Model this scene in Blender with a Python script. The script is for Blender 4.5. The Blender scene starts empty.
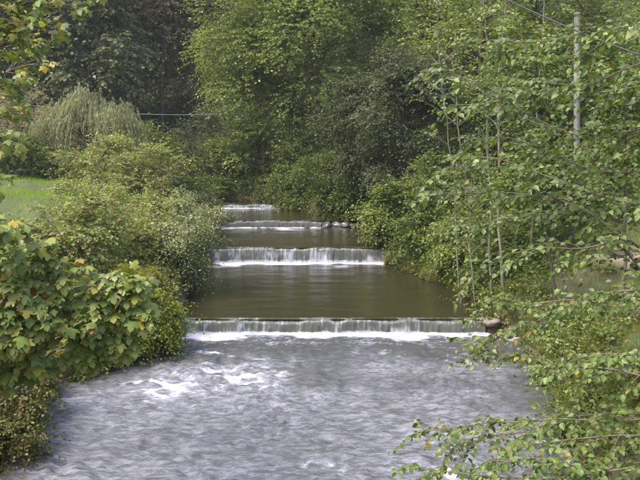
import bpy, math
import numpy as np

# ------------------------------------------------------------------ camera, sky, sun, exposure
scene = bpy.context.scene
COL = scene.collection
F = 700.0
PITCH = math.radians(7.33)
CAMZ = 5.0
cd = bpy.data.cameras.new('camera')
cam = bpy.data.objects.new('camera', cd)
COL.objects.link(cam)
cam.location = (0, 0, CAMZ)
cam.rotation_euler = (math.radians(90) - PITCH, 0, 0)
cd.sensor_width = 36.0
cd.lens = 36.0 * F / 640.0
cd.clip_end = 2000
scene.camera = cam

SUN_EL, SUN_AZ = math.radians(58), math.radians(243)
world = bpy.data.worlds.new('World')
scene.world = world
world.use_nodes = True
nt = world.node_tree
nt.nodes.clear()
sky = nt.nodes.new('ShaderNodeTexSky')
sky.sky_type = 'NISHITA'
sky.sun_disc = False
sky.sun_elevation = SUN_EL
sky.sun_rotation = SUN_AZ
sky.dust_density = 4.0
sky.air_density = 1.0
sky.ozone_density = 1.0
hs = nt.nodes.new('ShaderNodeHueSaturation')
hs.inputs['Saturation'].default_value = 0.95
bg = nt.nodes.new('ShaderNodeBackground')
bg.inputs['Strength'].default_value = 0.15
wo = nt.nodes.new('ShaderNodeOutputWorld')
nt.links.new(sky.outputs[0], hs.inputs['Color'])
nt.links.new(hs.outputs[0], bg.inputs['Color'])
nt.links.new(bg.outputs[0], wo.inputs['Surface'])

sd = bpy.data.lights.new('sun', 'SUN')
sd.energy = 1.5
sd.angle = math.radians(25)
sd.color = (1.0, 0.97, 0.9)
sun = bpy.data.objects.new('sun', sd)
COL.objects.link(sun)
sun.rotation_euler = (math.radians(90) - SUN_EL, 0, math.radians(180) - SUN_AZ)
scene.view_settings.view_transform = 'Standard'
scene.view_settings.look = 'None'
scene.view_settings.exposure = 1.95
scene.view_settings.gamma = 1.0
scene.cycles.max_bounces = 6
scene.cycles.diffuse_bounces = 3
scene.cycles.glossy_bounces = 3
scene.cycles.transmission_bounces = 4
scene.cycles.transparent_max_bounces = 4

R = np.random.default_rng(7)
UP = np.array([0, 0, 1.0])
pi = math.pi

# ------------------------------------------------------------------ helpers
def P(px, py, y):
    """world point at depth y that the photograph shows at pixel (px, py)"""
    u, v = (px - 320) / F, (240 - py) / F
    dy = math.cos(PITCH) + v * math.sin(PITCH)
    dz = -math.sin(PITCH) + v * math.cos(PITCH)
    s = y / dy
    return np.array([u * s, y, CAMZ + dz * s])

def _h(ix, iy, seed):
    n = (ix.astype(np.int64) * 374761393 + iy.astype(np.int64) * 668265263 + seed * 1442695041) & 0x7fffffff
    n = ((n ^ (n >> 13)) * 1274126177) & 0x7fffffff
    n = (n ^ (n >> 16)) & 0xffff
    return n / 32767.5 - 1.0

def vn(x, y, seed=0):
    ix, iy = np.floor(x), np.floor(y)
    fx, fy = x - ix, y - iy
    fx = fx * fx * fx * (fx * (fx * 6 - 15) + 10)
    fy = fy * fy * fy * (fy * (fy * 6 - 15) + 10)
    ix = ix.astype(np.int64); iy = iy.astype(np.int64)
    a, b = _h(ix, iy, seed), _h(ix + 1, iy, seed)
    c, d = _h(ix, iy + 1, seed), _h(ix + 1, iy + 1, seed)
    return (a + (b - a) * fx) * (1 - fy) + (c + (d - c) * fx) * fy

def fbm(x, y, o=4, seed=0, g=0.5):
    s, a = 0, 1.0
    for k in range(o):
        s = s + a * vn(x * 2 ** k + 17.3 * k, y * 2 ** k - 9.1 * k, seed + k)
        a *= g
    return s

def unit(v):
    return v / np.maximum(np.linalg.norm(v, axis=-1, keepdims=True), 1e-9)

def mesh_obj(name, V, faces, mat=None, parent=None, col=None, smooth=False, attrs=None):
    """faces: list of (n,k) integer arrays"""
    me = bpy.data.meshes.new(name)
    V = np.asarray(V, dtype=np.float32).reshape(-1, 3)
    me.vertices.add(len(V)); me.vertices.foreach_set('co', V.ravel())
    faces = [np.asarray(f, dtype=np.int32) for f in faces if len(f)]
    nl = sum(f.size for f in faces); nf = sum(len(f) for f in faces)
    me.loops.add(nl); me.polygons.add(nf)
    me.loops.foreach_set('vertex_index', np.concatenate([f.ravel() for f in faces]))
    tot = np.concatenate([np.full(len(f), f.shape[1], dtype=np.int32) for f in faces])
    st = np.concatenate([[0], np.cumsum(tot)[:-1]]).astype(np.int32)
    me.polygons.foreach_set('loop_start', st)
    me.polygons.foreach_set('loop_total', tot)
    if smooth:
        me.polygons.foreach_set('use_smooth', np.ones(nf, dtype=bool))
    if col is not None:
        a = me.color_attributes.new('col', 'FLOAT_COLOR', 'POINT')
        c = np.ones((len(V), 4), dtype=np.float32); c[:, :3] = col
        a.data.foreach_set('color', c.ravel())
    if attrs:
        for k, val in attrs.items():
            a = me.attributes.new(k, 'FLOAT', 'POINT')
            a.data.foreach_set('value', np.asarray(val, dtype=np.float32).ravel())
    me.update(calc_edges=True)
    if mat: me.materials.append(mat)
    o = bpy.data.objects.new(name, me)
    COL.objects.link(o)
    if parent: o.parent = parent
    return o

def thing(name, label, cat, loc=(0, 0, 0), group=None):
    o = bpy.data.objects.new(name, None)
    o.empty_display_size = 0.2
    COL.objects.link(o)
    o.location = [float(c) for c in loc]
    tag(o, label, cat, group)
    return o

def tag(o, label, cat, group=None):
    o['label'] = label; o['category'] = cat
    if group: o['group'] = group
    return o

def local(t, V):
    return np.asarray(V).reshape(-1, 3) - np.array(t.location)

class Tubes:
    """collects tapered tubes into one mesh"""
    def __init__(s): s.V, s.F, s.n = [], [], 0
    def add(s, pts, r0, r1, sides=6, jit=0.0):
        pts = np.asarray(pts, dtype=float); m = len(pts)
        if np.isscalar(r0): rad = r0 + (r1 - r0) * np.linspace(0, 1, m) ** 0.8
        else: rad = np.asarray(r0)
        tan = unit(np.gradient(pts, axis=0))
        ref = np.where(np.abs(tan[:, 2:3]) < 0.9, np.array([[0, 0, 1.0]]), np.array([[1.0, 0, 0]]))
        ref = np.broadcast_to(ref[0], tan.shape) if True else ref
        a = unit(np.cross(tan, ref)); b = np.cross(tan, a)
        th = np.linspace(0, 2 * pi, sides, endpoint=False)
        rr = rad[:, None] * (1 + jit * R.uniform(-1, 1, (m, sides)))
        v = pts[:, None, :] + rr[..., None] * (np.cos(th)[None, :, None] * a[:, None, :] + np.sin(th)[None, :, None] * b[:, None, :])
        i = np.arange(m - 1)[:, None] * sides + np.arange(sides)[None, :]
        j = np.arange(m - 1)[:, None] * sides + (np.arange(sides)[None, :] + 1) % sides
        f = np.stack([i, j, j + sides, i + sides], -1).reshape(-1, 4) + s.n
        s.V.append(v.reshape(-1, 3)); s.F.append(f); s.n += m * sides
        return s
    def obj(s, name, mat, parent=None, col=None):
        if not s.V: return None
        V = np.concatenate(s.V)
        if parent: V = local(parent, V)
        return mesh_obj(name, V, [np.concatenate(s.F)], mat, parent, smooth=True)

def curve(a, b, n=6, sag=0.0, wob=0.05):
    a, b = np.asarray(a, float), np.asarray(b, float)
    t = np.linspace(0, 1, n)[:, None]
    L = np.linalg.norm(b - a)
    w = np.cumsum(R.normal(0, 1, (n, 3)), 0) * wob * L / n
    w -= w[0] + (w[-1] - w[0]) * t
    p = a + (b - a) * t + w
    p[:, 2] += sag * L * 4 * (t * (1 - t))[:, 0]
    return p

# leaf templates: (verts, [faces...]); leaf grows along +y from its stalk, faces +z
def T(verts, *faces): return np.array(verts, float), [list(f) for f in faces]
T_FAR = T([(0, 0, 0), (.34, .5, .06), (0, 1, -.05), (-.34, .5, .06)], (0, 1, 2), (0, 2, 3))
T_SLIM = T([(0, 0, 0), (.13, .45, .03), (0, 1, -.08), (-.13, .45, .03)], (0, 1, 2), (0, 2, 3))
T_NEEDLE = T([(0, 0, 0), (.12, .5, 0), (0, 1, -.04), (-.12, .5, 0), (0, .5, .1)], (0, 1, 2, 4), (0, 4, 2, 3))
T_OVAL = T([(0, 0, 0), (.22, .10, .07), (.37, .36, .12), (.33, .62, .08), (.16, .86, -.02), (0, 1.04, -.14), (-.16, .86, -.02), (-.33, .62, .08), (-.37, .36, .12), (-.22, .10, .07), (0, .5, -.01)],
           (0, 1, 2, 10), (10, 2, 3), (10, 3, 4, 5), (0, 10, 8, 9), (10, 7, 8), (10, 5, 6, 7))
_sy = [(0, .10, 0), (.16, .0, -.03), (.36, .07, -.08), (.30, .24, -.03), (.56, .50, -.13), (.50, .62, -.12), (.24, .58, -.02), (.26, .78, -.07),
       (0, 1.05, -.20), (-.26, .78, -.07), (-.24, .58, -.02), (-.50, .62, -.12), (-.56, .50, -.13), (-.30, .24, -.03), (-.36, .07, -.08), (-.16, .0, -.03), (0, .42, .06)]
T_SYC = T(_sy + [(.012, .1, 0), (-.012, .1, 0), (0, -.45, .05)], *([(k, (k + 1) % 16, 16) for k in range(16)] + [(17, 18, 19)]))
T_BLADE = T([(-.02, 0, 0), (.02, 0, 0), (.012, .55, .03), (-.012, .55, .03), (0, 1, -.12)], (0, 1, 2, 3), (3, 2, 4))

def leaves(tpl, pos, ax, nrm, sc, col):
    """many leaves as one vertex/face set"""
    tv, tf = tpl
    pos = np.asarray(pos); n = len(pos); k = len(tv)
    y = unit(ax); z = unit(nrm - (nrm * y).sum(-1, keepdims=True) * y); x = np.cross(y, z)
    sc = np.broadcast_to(np.asarray(sc, float), (n,))
    tw = tv[None] * sc[:, None, None]
    V = pos[:, None] + tw[..., 0:1] * x[:, None] + tw[..., 1:2] * y[:, None] + tw[..., 2:3] * z[:, None]
    fs = {}
    off = (np.arange(n) * k)[:, None]
    for f in tf:
        fs.setdefault(len(f), []).append(off + np.array(f)[None])
    F_ = [np.concatenate(v) for v in fs.values()]
    C = np.repeat(np.asarray(col), k, axis=0)
    return V.reshape(-1, 3), F_, C

def leaf_obj(name, tpl, pos, ax, nrm, sc, col, mat, parent=None, smooth=False):
    V, Fc, C = leaves(tpl, pos, ax, nrm, sc, col)
    if parent: V = local(parent, V)
    return mesh_obj(name, V, Fc, mat, parent, col=C, smooth=smooth)

def palette(n, cols, w=None, var=0.18, clump=None):
    cols = np.array(cols, float)
    i = R.choice(len(cols), n, p=(None if w is None else np.array(w) / np.sum(w)))
    c = cols[i] * np.array([1.19, 1.09, .84]) * R.uniform(1 - var, 1 + var, (n, 1)) * R.uniform(.94, 1.06, (n, 3))
    return c

# ------------------------------------------------------------------ materials
def mat_new(name):
    m = bpy.data.materials.new(name); m.use_nodes = True
    n = m.node_tree; n.nodes.clear()
    o = n.nodes.new('ShaderNodeOutputMaterial')
    return m, n, o

def N(nt, t, **kw):
    n = nt.nodes.new(t)
    for k, v in kw.items():
        if k in n.inputs: n.inputs[k].default_value = v
        else: setattr(n, k, v)
    return n

def leaf_mat(name, rough=0.45, transl=0.3, spec=0.5, scale=30.0):
    m, n, o = mat_new(name)
    at = N(n, 'ShaderNodeAttribute', attribute_name='col')
    ge = N(n, 'ShaderNodeTexCoord')
    no = N(n, 'ShaderNodeTexNoise', Scale=scale, Detail=3.0)
    n.links.new(ge.outputs['Object'], no.inputs['Vector'])
    mr = N(n, 'ShaderNodeMapRange'); mr.inputs['To Min'].default_value = .7; mr.inputs['To Max'].default_value = 1.3
    n.links.new(no.outputs['Fac'], mr.inputs['Value'])
    mx = N(n, 'ShaderNodeVectorMath', operation='SCALE')
    n.links.new(at.outputs['Color'], mx.inputs[0]); n.links.new(mr.outputs[0], mx.inputs['Scale'])
    p = N(n, 'ShaderNodeBsdfPrincipled', Roughness=rough); p.inputs['Specular IOR Level'].default_value = spec
    t = N(n, 'ShaderNodeBsdfTranslucent')
    hsv = N(n, 'ShaderNodeHueSaturation', Hue=.488, Saturation=1.15, Value=1.5)
    n.links.new(mx.outputs[0], p.inputs['Base Color']); n.links.new(mx.outputs[0], hsv.inputs['Color'])
    n.links.new(hsv.outputs[0], t.inputs['Color'])
    s = N(n, 'ShaderNodeMixShader', Fac=transl)
    n.links.new(p.outputs[0], s.inputs[1]); n.links.new(t.outputs[0], s.inputs[2])
    n.links.new(s.outputs[0], o.inputs['Surface'])
    return m

M_LEAF = leaf_mat('leaf_far', .55, .38, .22, 2.0)
M_GRASS = leaf_mat('grass_blade', .7, .4, .08, 2.0)
M_LEAFN = leaf_mat('leaf_near', .45, .36, .42, 25.0)

def bark(name, c1, c2, scale=6.0, rough=.85, stretch=.2):
    m, n, o = mat_new(name)
    tc = N(n, 'ShaderNodeTexCoord'); mp = N(n, 'ShaderNodeMapping'); mp.inputs['Scale'].default_value = (1, 1, stretch)
    no = N(n, 'ShaderNodeTexNoise', Scale=scale, Detail=6.0, Roughness=.65)
    cr = N(n, 'ShaderNodeValToRGB')
    cr.color_ramp.elements[0].position = .35; cr.color_ramp.elements[1].position = .68
    cr.color_ramp.elements[0].color = (*c1, 1); cr.color_ramp.elements[1].color = (*c2, 1)
    p = N(n, 'ShaderNodeBsdfPrincipled', Roughness=rough)
    b = N(n, 'ShaderNodeBump', Strength=.6, Distance=.02)
    n.links.new(tc.outputs['Object'], mp.inputs[0]); n.links.new(mp.outputs[0], no.inputs['Vector'])
    n.links.new(no.outputs['Fac'], cr.inputs[0]); n.links.new(cr.outputs[0], p.inputs['Base Color'])
    n.links.new(no.outputs['Fac'], b.inputs['Height']); n.links.new(b.outputs[0], p.inputs['Normal'])
    n.links.new(p.outputs[0], o.inputs['Surface'])
    return m

M_BARK = bark('bark_brown', (.05, .037, .024), (.12, .095, .065))
M_TWIG = bark('twig_brown', (.06, .045, .028), (.13, .105, .065), 20)
M_PALEB = bark('bark_pale', (.075, .07, .04), (.17, .16, .10), 8)
M_POLE = bark('weathered_wood', (.10, .095, .08), (.19, .18, .15), 10, .8, .06)
M_ROCK = bark('wet_rock', (.035, .032, .028), (.15, .135, .12), 3, .55, 1)
M_PINK = bark('pinkish_stone', (.06, .048, .038), (.19, .15, .125), 4, .8, 1)
M_CONC = bark('dark_wet_sill', (.02, .02, .017), (.08, .075, .06), 5, .3, .5)
M_CABLE = bark('cable_black', (.015, .013, .012), (.035, .03, .025), 30, .6, 1)
M_CABLEP = bark('cable_pale', (.12, .12, .115), (.18, .18, .17), 30, .5, 1)

def moss_mat():
    m, n, o = mat_new('moss')
    tc = N(n, 'ShaderNodeTexCoord')
    n1 = N(n, 'ShaderNodeTexNoise', Scale=3.0, Detail=8.0, Roughness=.7)
    n2 = N(n, 'ShaderNodeTexNoise', Scale=60.0, Detail=3.0)
    cr = N(n, 'ShaderNodeValToRGB')
    e = cr.color_ramp.elements
    e[0].position = .32; e[0].color = (.03, .024, .014, 1)
    e[1].position = .72; e[1].color = (.12, .125, .02, 1)
    k = e.new(.5); k.color = (.06, .065, .015, 1)
    p = N(n, 'ShaderNodeBsdfPrincipled', Roughness=.95)
    b = N(n, 'ShaderNodeBump', Strength=.9, Distance=.03)
    for q in (n1, n2): n.links.new(tc.outputs['Object'], q.inputs['Vector'])
    n.links.new(n1.outputs['Fac'], cr.inputs[0]); n.links.new(cr.outputs[0], p.inputs['Base Color'])
    n.links.new(n2.outputs['Fac'], b.inputs['Height']); n.links.new(b.outputs[0], p.inputs['Normal'])
    n.links.new(p.outputs[0], o.inputs['Surface'])
    return m
M_MOSS = moss_mat()

def ground_mat():
    m, n, o = mat_new('ground')
    tc = N(n, 'ShaderNodeTexCoord')
    n1 = N(n, 'ShaderNodeTexNoise', Scale=.9, Detail=8.0, Roughness=.65)
    n2 = N(n, 'ShaderNodeTexNoise', Scale=25.0, Detail=5.0, Roughness=.7)
    cr = N(n, 'ShaderNodeValToRGB'); e = cr.color_ramp.elements
    e[0].position = .35; e[0].color = (.04, .032, .018, 1)
    e[1].position = .6; e[1].color = (.055, .075, .02, 1)
    dirt = N(n, 'ShaderNodeValToRGB'); d = dirt.color_ramp.elements
    d[0].position = .3; d[0].color = (.15, .10, .065, 1); d[1].position = .7; d[1].color = (.3, .215, .16, 1)
    at = N(n, 'ShaderNodeAttribute', attribute_name='dirt')
    mx = N(n, 'ShaderNodeMix', data_type='RGBA')
    p = N(n, 'ShaderNodeBsdfPrincipled', Roughness=.95)
    b = N(n, 'ShaderNodeBump', Strength=.7, Distance=.05)
    for q in (n1, n2): n.links.new(tc.outputs['Object'], q.inputs['Vector'])
    n.links.new(n1.outputs['Fac'], cr.inputs[0]); n.links.new(n2.outputs['Fac'], dirt.inputs[0])
    n.links.new(at.outputs['Fac'], mx.inputs['Factor'])
    am = N(n, 'ShaderNodeAttribute', attribute_name='mud')
    mm = N(n, 'ShaderNodeMix', data_type='RGBA'); mm.inputs['B'].default_value = (.075, .045, .025, 1)
    n.links.new(am.outputs['Fac'], mm.inputs['Factor']); n.links.new(cr.outputs[0], mm.inputs['A'])
    n.links.new(mm.outputs['Result'], mx.inputs['A']); n.links.new(dirt.outputs[0], mx.inputs['B'])
    n.links.new(mx.outputs['Result'], p.inputs['Base Color'])
    n.links.new(n2.outputs['Fac'], b.inputs['Height']); n.links.new(b.outputs[0], p.inputs['Normal'])
    n.links.new(p.outputs[0], o.inputs['Surface'])
    return m
M_GROUND = ground_mat()

def water_mat(name, base, bstr, bscale, silt=0.0, rough=.05, stretch=(.8, 3.0, 1)):
    """river water: murky body, mirror-like surface, foam where the 'foam' attribute says water is aerated"""
    m, n, o = mat_new(name)
    tc = N(n, 'ShaderNodeTexCoord')
    mp = N(n, 'ShaderNodeMapping'); mp.inputs['Scale'].default_value = stretch
    n.links.new(tc.outputs['Object'], mp.inputs[0])
    n1 = N(n, 'ShaderNodeTexNoise', Scale=bscale, Detail=6.0, Roughness=.68, Distortion=.8)
    n2 = N(n, 'ShaderNodeTexNoise', Scale=9.0, Detail=9.0, Roughness=.82, Distortion=.8)
    n3 = N(n, 'ShaderNodeTexNoise', Scale=50.0, Detail=3.0, Roughness=.7)
    for q in (n1, n2): n.links.new(mp.outputs[0], q.inputs['Vector'])
    n.links.new(tc.outputs['Object'], n3.inputs['Vector'])
    bp = N(n, 'ShaderNodeBump', Strength=bstr, Distance=.03)
    n.links.new(n1.outputs['Fac'], bp.inputs['Height'])
    w = N(n, 'ShaderNodeBsdfPrincipled', Roughness=rough, IOR=1.333)
    w.inputs['Base Color'].default_value = (*base, 1)
    w.inputs['Specular IOR Level'].default_value = .5
    n.links.new(bp.outputs[0], w.inputs['Normal'])
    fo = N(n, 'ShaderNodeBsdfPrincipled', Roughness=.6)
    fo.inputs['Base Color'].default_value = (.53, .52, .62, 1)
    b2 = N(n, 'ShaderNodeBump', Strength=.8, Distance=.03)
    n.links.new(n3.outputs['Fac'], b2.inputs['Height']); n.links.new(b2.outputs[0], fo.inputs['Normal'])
    at = N(n, 'ShaderNodeAttribute', attribute_name='foam')
    # foam = smoothstep(noise + attr)
    ad = N(n, 'ShaderNodeMath', operation='ADD')
    n.links.new(at.outputs['Fac'], ad.inputs[0]); n.links.new(n2.outputs['Fac'], ad.inputs[1])
    mr = N(n, 'ShaderNodeMapRange', interpolation_type='SMOOTHSTEP')
    mr.inputs['From Min'].default_value = .82; mr.inputs['From Max'].default_value = 1.3
    n.links.new(ad.outputs[0], mr.inputs['Value'])
    # thin lilac streaks: sky reflection painted as colour, with some air bubbles, where the 'chop' attribute says so
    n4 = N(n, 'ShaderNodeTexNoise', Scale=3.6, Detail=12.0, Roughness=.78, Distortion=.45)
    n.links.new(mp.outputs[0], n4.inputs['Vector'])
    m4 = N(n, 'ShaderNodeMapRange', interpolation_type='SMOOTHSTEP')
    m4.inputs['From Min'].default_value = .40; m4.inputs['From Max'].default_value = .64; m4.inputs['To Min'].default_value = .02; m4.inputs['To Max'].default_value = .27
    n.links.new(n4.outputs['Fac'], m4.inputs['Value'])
    ch = N(n, 'ShaderNodeAttribute', attribute_name='sky_streak')
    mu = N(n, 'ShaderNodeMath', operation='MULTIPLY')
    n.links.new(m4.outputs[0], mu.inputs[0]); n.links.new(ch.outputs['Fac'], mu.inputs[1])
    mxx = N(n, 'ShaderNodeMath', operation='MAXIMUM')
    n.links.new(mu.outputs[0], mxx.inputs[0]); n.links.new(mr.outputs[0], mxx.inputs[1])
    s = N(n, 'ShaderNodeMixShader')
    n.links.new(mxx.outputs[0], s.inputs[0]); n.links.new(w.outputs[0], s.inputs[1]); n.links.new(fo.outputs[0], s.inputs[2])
    n.links.new(s.outputs[0], o.inputs['Surface'])
    return m
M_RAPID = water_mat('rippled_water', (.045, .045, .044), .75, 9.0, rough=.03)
M_CALM = water_mat('calm_water', (.021, .019, .009), .2, 5.0, rough=.04)

def curtain_mat():
    m, n, o = mat_new('falling_water')
    tc = N(n, 'ShaderNodeTexCoord')
    mp = N(n, 'ShaderNodeMapping'); mp.inputs['Scale'].default_value = (5, .6, 1.1)
    n.links.new(tc.outputs['Object'], mp.inputs[0])
    n1 = N(n, 'ShaderNodeTexNoise', Scale=2.2, Detail=6.0, Roughness=.7)
    n.links.new(mp.outputs[0], n1.inputs['Vector'])
    at = N(n, 'ShaderNodeAttribute', attribute_name='foam')
    ad = N(n, 'ShaderNodeMath', operation='ADD')
    n.links.new(at.outputs['Fac'], ad.inputs[0]); n.links.new(n1.outputs['Fac'], ad.inputs[1])
    mr = N(n, 'ShaderNodeMapRange', interpolation_type='SMOOTHSTEP')
    mr.inputs['From Min'].default_value = .46; mr.inputs['From Max'].default_value = .86
    n.links.new(ad.outputs[0], mr.inputs['Value'])
    w = N(n, 'ShaderNodeBsdfPrincipled', Roughness=.12, IOR=1.333); w.inputs['Base Color'].default_value = (.07, .07, .06, 1)
    f = N(n, 'ShaderNodeBsdfPrincipled', Roughness=.5); f.inputs['Base Color'].default_value = (.29, .30, .32, 1)
    b = N(n, 'ShaderNodeBump', Strength=.7, Distance=.03)
    n.links.new(n1.outputs['Fac'], b.inputs['Height'])
    n.links.new(b.outputs[0], w.inputs['Normal']); n.links.new(b.outputs[0], f.inputs['Normal'])
    s = N(n, 'ShaderNodeMixShader')
    n.links.new(mr.outputs[0], s.inputs[0]); n.links.new(w.outputs[0], s.inputs[1]); n.links.new(f.outputs[0], s.inputs[2])
    n.links.new(s.outputs[0], o.inputs['Surface'])
    return m
M_CURT = curtain_mat()

# ------------------------------------------------------------------ terrain and river
EY = [-30, 10, 13, 15.5, 18.2, 18.9, 20, 22, 29, 33, 36.8, 41, 45.2, 52, 60, 70, 300]
EL = [-5.3, -5.1, -5.7, -6.1, -4.8, -4.0, -4.0, -4.3, -4.7, -5.3, -6.0, -6.8, -7.8, -12, -20, -31, -300]
ER = [4.0, 4.0, 4.5, 5.1, 5.2, 4.5, 5.2, 5.0, 2.8, 3.0, 3.0, .9, -2.0, -6.5, -13.5, -24, -290]
WY = [18.9, 29.0, 36.85, 45.2]
LV = [0.0, .34, .93, 1.27, 1.53]

def xl(y): return np.interp(y, EY, EL)
def xr(y): return np.interp(y, EY, ER)
def level(y): return np.interp(y, [18, 19.2, 28, 29.3, 36, 37, 44.5, 45.5], [0, .34, .34, .93, .93, 1.27, 1.27, 1.53])

def ground(x, y):
    x = np.asarray(x, float); y = np.asarray(y, float)
    n = fbm(x * .7, y * .7, 3, 3) * .22
    dl, dr = xl(y) - x, x - xr(y)
    d = np.maximum(dl, dr) + n * .6 + .22 * fbm(x * 1.7, y * 1.7, 2, 77)
    near = np.clip((17 - y) / 4, 0, 1)
    prof = np.interp(d, [-1.2, -.3, 0, .45, 1.0, 3, 12, 40], [-.8, -.45, -.2, .65, 1.0, 1.55, 2.1, 3.0])
    prof = prof + np.clip(d, 0, .8) * .5 * near * (dr > 0)
    z = level(y) + prof + n * np.clip(d, 0, 1) * .6
    z = z + np.clip(y - 58, 0, None) * .42
    z = z + np.clip(-x - 20, 0, None) * .28 + np.clip(x - 13, 0, None) * .2
    return z
def G(x, y): return float(ground(np.array([x]), np.array([y]))[0])

gx = np.unique(np.concatenate([np.linspace(-260, -30, 47), np.linspace(-30, -10, 41), np.linspace(-10, 12, 177), np.linspace(12, 30, 37), np.linspace(30, 260, 47)]))
gy = np.unique(np.concatenate([np.linspace(-40, 4, 23), np.linspace(4, 32, 225), np.linspace(32, 60, 85), np.linspace(60, 320, 66)]))
X, Y = np.meshgrid(gx, gy)
Z = ground(X, Y)
nx, ny = len(gx), len(gy)
i = (np.arange(ny - 1)[:, None] * nx + np.arange(nx - 1)[None]).ravel()
gf = np.stack([i, i + 1, i + nx + 1, i + nx], -1)
pc = P(598, 262, 20)
dirt = np.clip(1.3 - np.hypot((X - 9.6) / 2.2, (Y - 20.3) / 1.9) + .5 * fbm(X * 1.3, Y * 1.3, 3, 5), 0, 1)
g = mesh_obj('ground', np.stack([X, Y, Z], -1), [gf], M_GROUND, smooth=True, attrs={'dirt': dirt, 'mud': np.clip(1 - (Z - level(Y)) / .9 + .4 * fbm(X * 2, Y * 2, 3, 8), 0, 1)})
g['kind'] = 'structure'

def pool(y0, y1, lev, step, mat, amp, foamf=None, side=.85, sky_streak=None):
    ys = np.arange(y0, y1 + step * .5, step)
    nxx = int(13 / step)
    s = np.linspace(0, 1, nxx)
    Yg = np.repeat(ys[:, None], nxx, 1)
    Xg = (xl(Yg) - side) + (xr(Yg) - xl(Yg) + 2 * side) * s[None]
    Zg = lev + amp(Xg, Yg)
    fo = foamf(Xg, Yg) if foamf else np.zeros_like(Xg)
    chp = sky_streak(Xg, Yg) if sky_streak else np.zeros_like(Xg)
    i = (np.arange(len(ys) - 1)[:, None] * nxx + np.arange(nxx - 1)[None]).ravel()
    f = np.stack([i, i + 1, i + nxx + 1, i + nxx], -1)
    o = mesh_obj('water', np.stack([Xg, Yg, Zg], -1), [f], mat, smooth=True, attrs={'foam': fo, 'sky_streak': chp})
    o['kind'] = 'structure'
    return o

def amp0(x, y):
    c = np.clip((18.9 - y) / 2.2, .3, 1)
    wx = x + .5 * fbm(x * .5, y * .5, 2, 11)
    a = .030 * fbm(wx * 1.1, y * 1.9, 2, 21)
    a += .034 * (1 - np.abs(fbm(wx * 2.6, y * 5.2, 2, 22)) * 1.6)
    a += .026 * fbm(wx * 4.5, y * 9, 3, 23, .6)
    rap = np.exp(-((x + 2.6) / 2.0) ** 2 - ((y - 15.0) / 2.0) ** 2)
    a += .05 * rap * (fbm(wx * 2.2, y * 3.4, 3, 24))
    return a * c
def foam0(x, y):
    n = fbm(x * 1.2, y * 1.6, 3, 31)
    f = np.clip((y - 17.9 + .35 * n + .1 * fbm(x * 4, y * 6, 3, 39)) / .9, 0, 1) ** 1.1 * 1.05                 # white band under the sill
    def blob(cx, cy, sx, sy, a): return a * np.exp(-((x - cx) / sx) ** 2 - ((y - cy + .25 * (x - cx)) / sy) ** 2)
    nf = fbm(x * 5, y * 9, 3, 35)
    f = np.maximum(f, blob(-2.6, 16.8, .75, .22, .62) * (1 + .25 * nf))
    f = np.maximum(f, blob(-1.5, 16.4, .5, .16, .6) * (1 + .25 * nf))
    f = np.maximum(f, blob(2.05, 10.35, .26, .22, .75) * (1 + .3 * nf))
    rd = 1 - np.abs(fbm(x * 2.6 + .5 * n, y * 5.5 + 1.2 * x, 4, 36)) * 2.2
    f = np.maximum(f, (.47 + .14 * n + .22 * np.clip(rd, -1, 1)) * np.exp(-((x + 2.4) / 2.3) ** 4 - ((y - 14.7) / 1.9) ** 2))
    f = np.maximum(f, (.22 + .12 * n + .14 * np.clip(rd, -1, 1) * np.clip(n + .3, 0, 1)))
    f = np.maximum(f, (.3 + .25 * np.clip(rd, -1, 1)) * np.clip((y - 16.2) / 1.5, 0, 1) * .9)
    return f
def sky_streak0(x, y):  # strength of the painted sky reflection, weaker by the banks and the weir
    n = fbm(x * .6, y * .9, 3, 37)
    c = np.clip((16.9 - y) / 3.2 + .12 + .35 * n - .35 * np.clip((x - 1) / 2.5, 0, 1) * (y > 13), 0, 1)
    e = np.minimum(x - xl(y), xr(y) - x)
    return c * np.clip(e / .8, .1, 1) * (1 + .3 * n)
pool(3.0, 18.95, LV[0], .05, M_RAPID, amp0, foam0, sky_streak=sky_streak0)

def amp_calm(seed, a=.006):
    def fn(x, y):
        return a * fbm(x * 1.2, y * 2.2, 3, seed)
    return fn
def foam_below(yw, seed, w=.5):
    def fn(x, y):
        n = fbm(x * 1.1, y * 1.4, 3, seed)
        f = 1.1 * np.clip((y - (yw - w) + .3 * n) / .25, 0, 1)
        f = np.maximum(f, (.40 + .25 * n) * np.clip((y - (yw - 3.0)) / 2, 0, 1) ** 1.5)
        return f
    return fn
pool(18.93, 29.05, LV[1], .1, M_CALM, amp_calm(41, .008), foam_below(29.0, 51, .75))
pool(29.03, 36.9, LV[2], .12, M_CALM, amp_calm(42), foam_below(36.85, 52, .4))
pool(36.88, 45.25, LV[3], .15, M_CALM, amp_calm(43), foam_below(45.2, 53, .4))
pool(45.23, 68.0, LV[4], .3, M_CALM, amp_calm(44))

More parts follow.
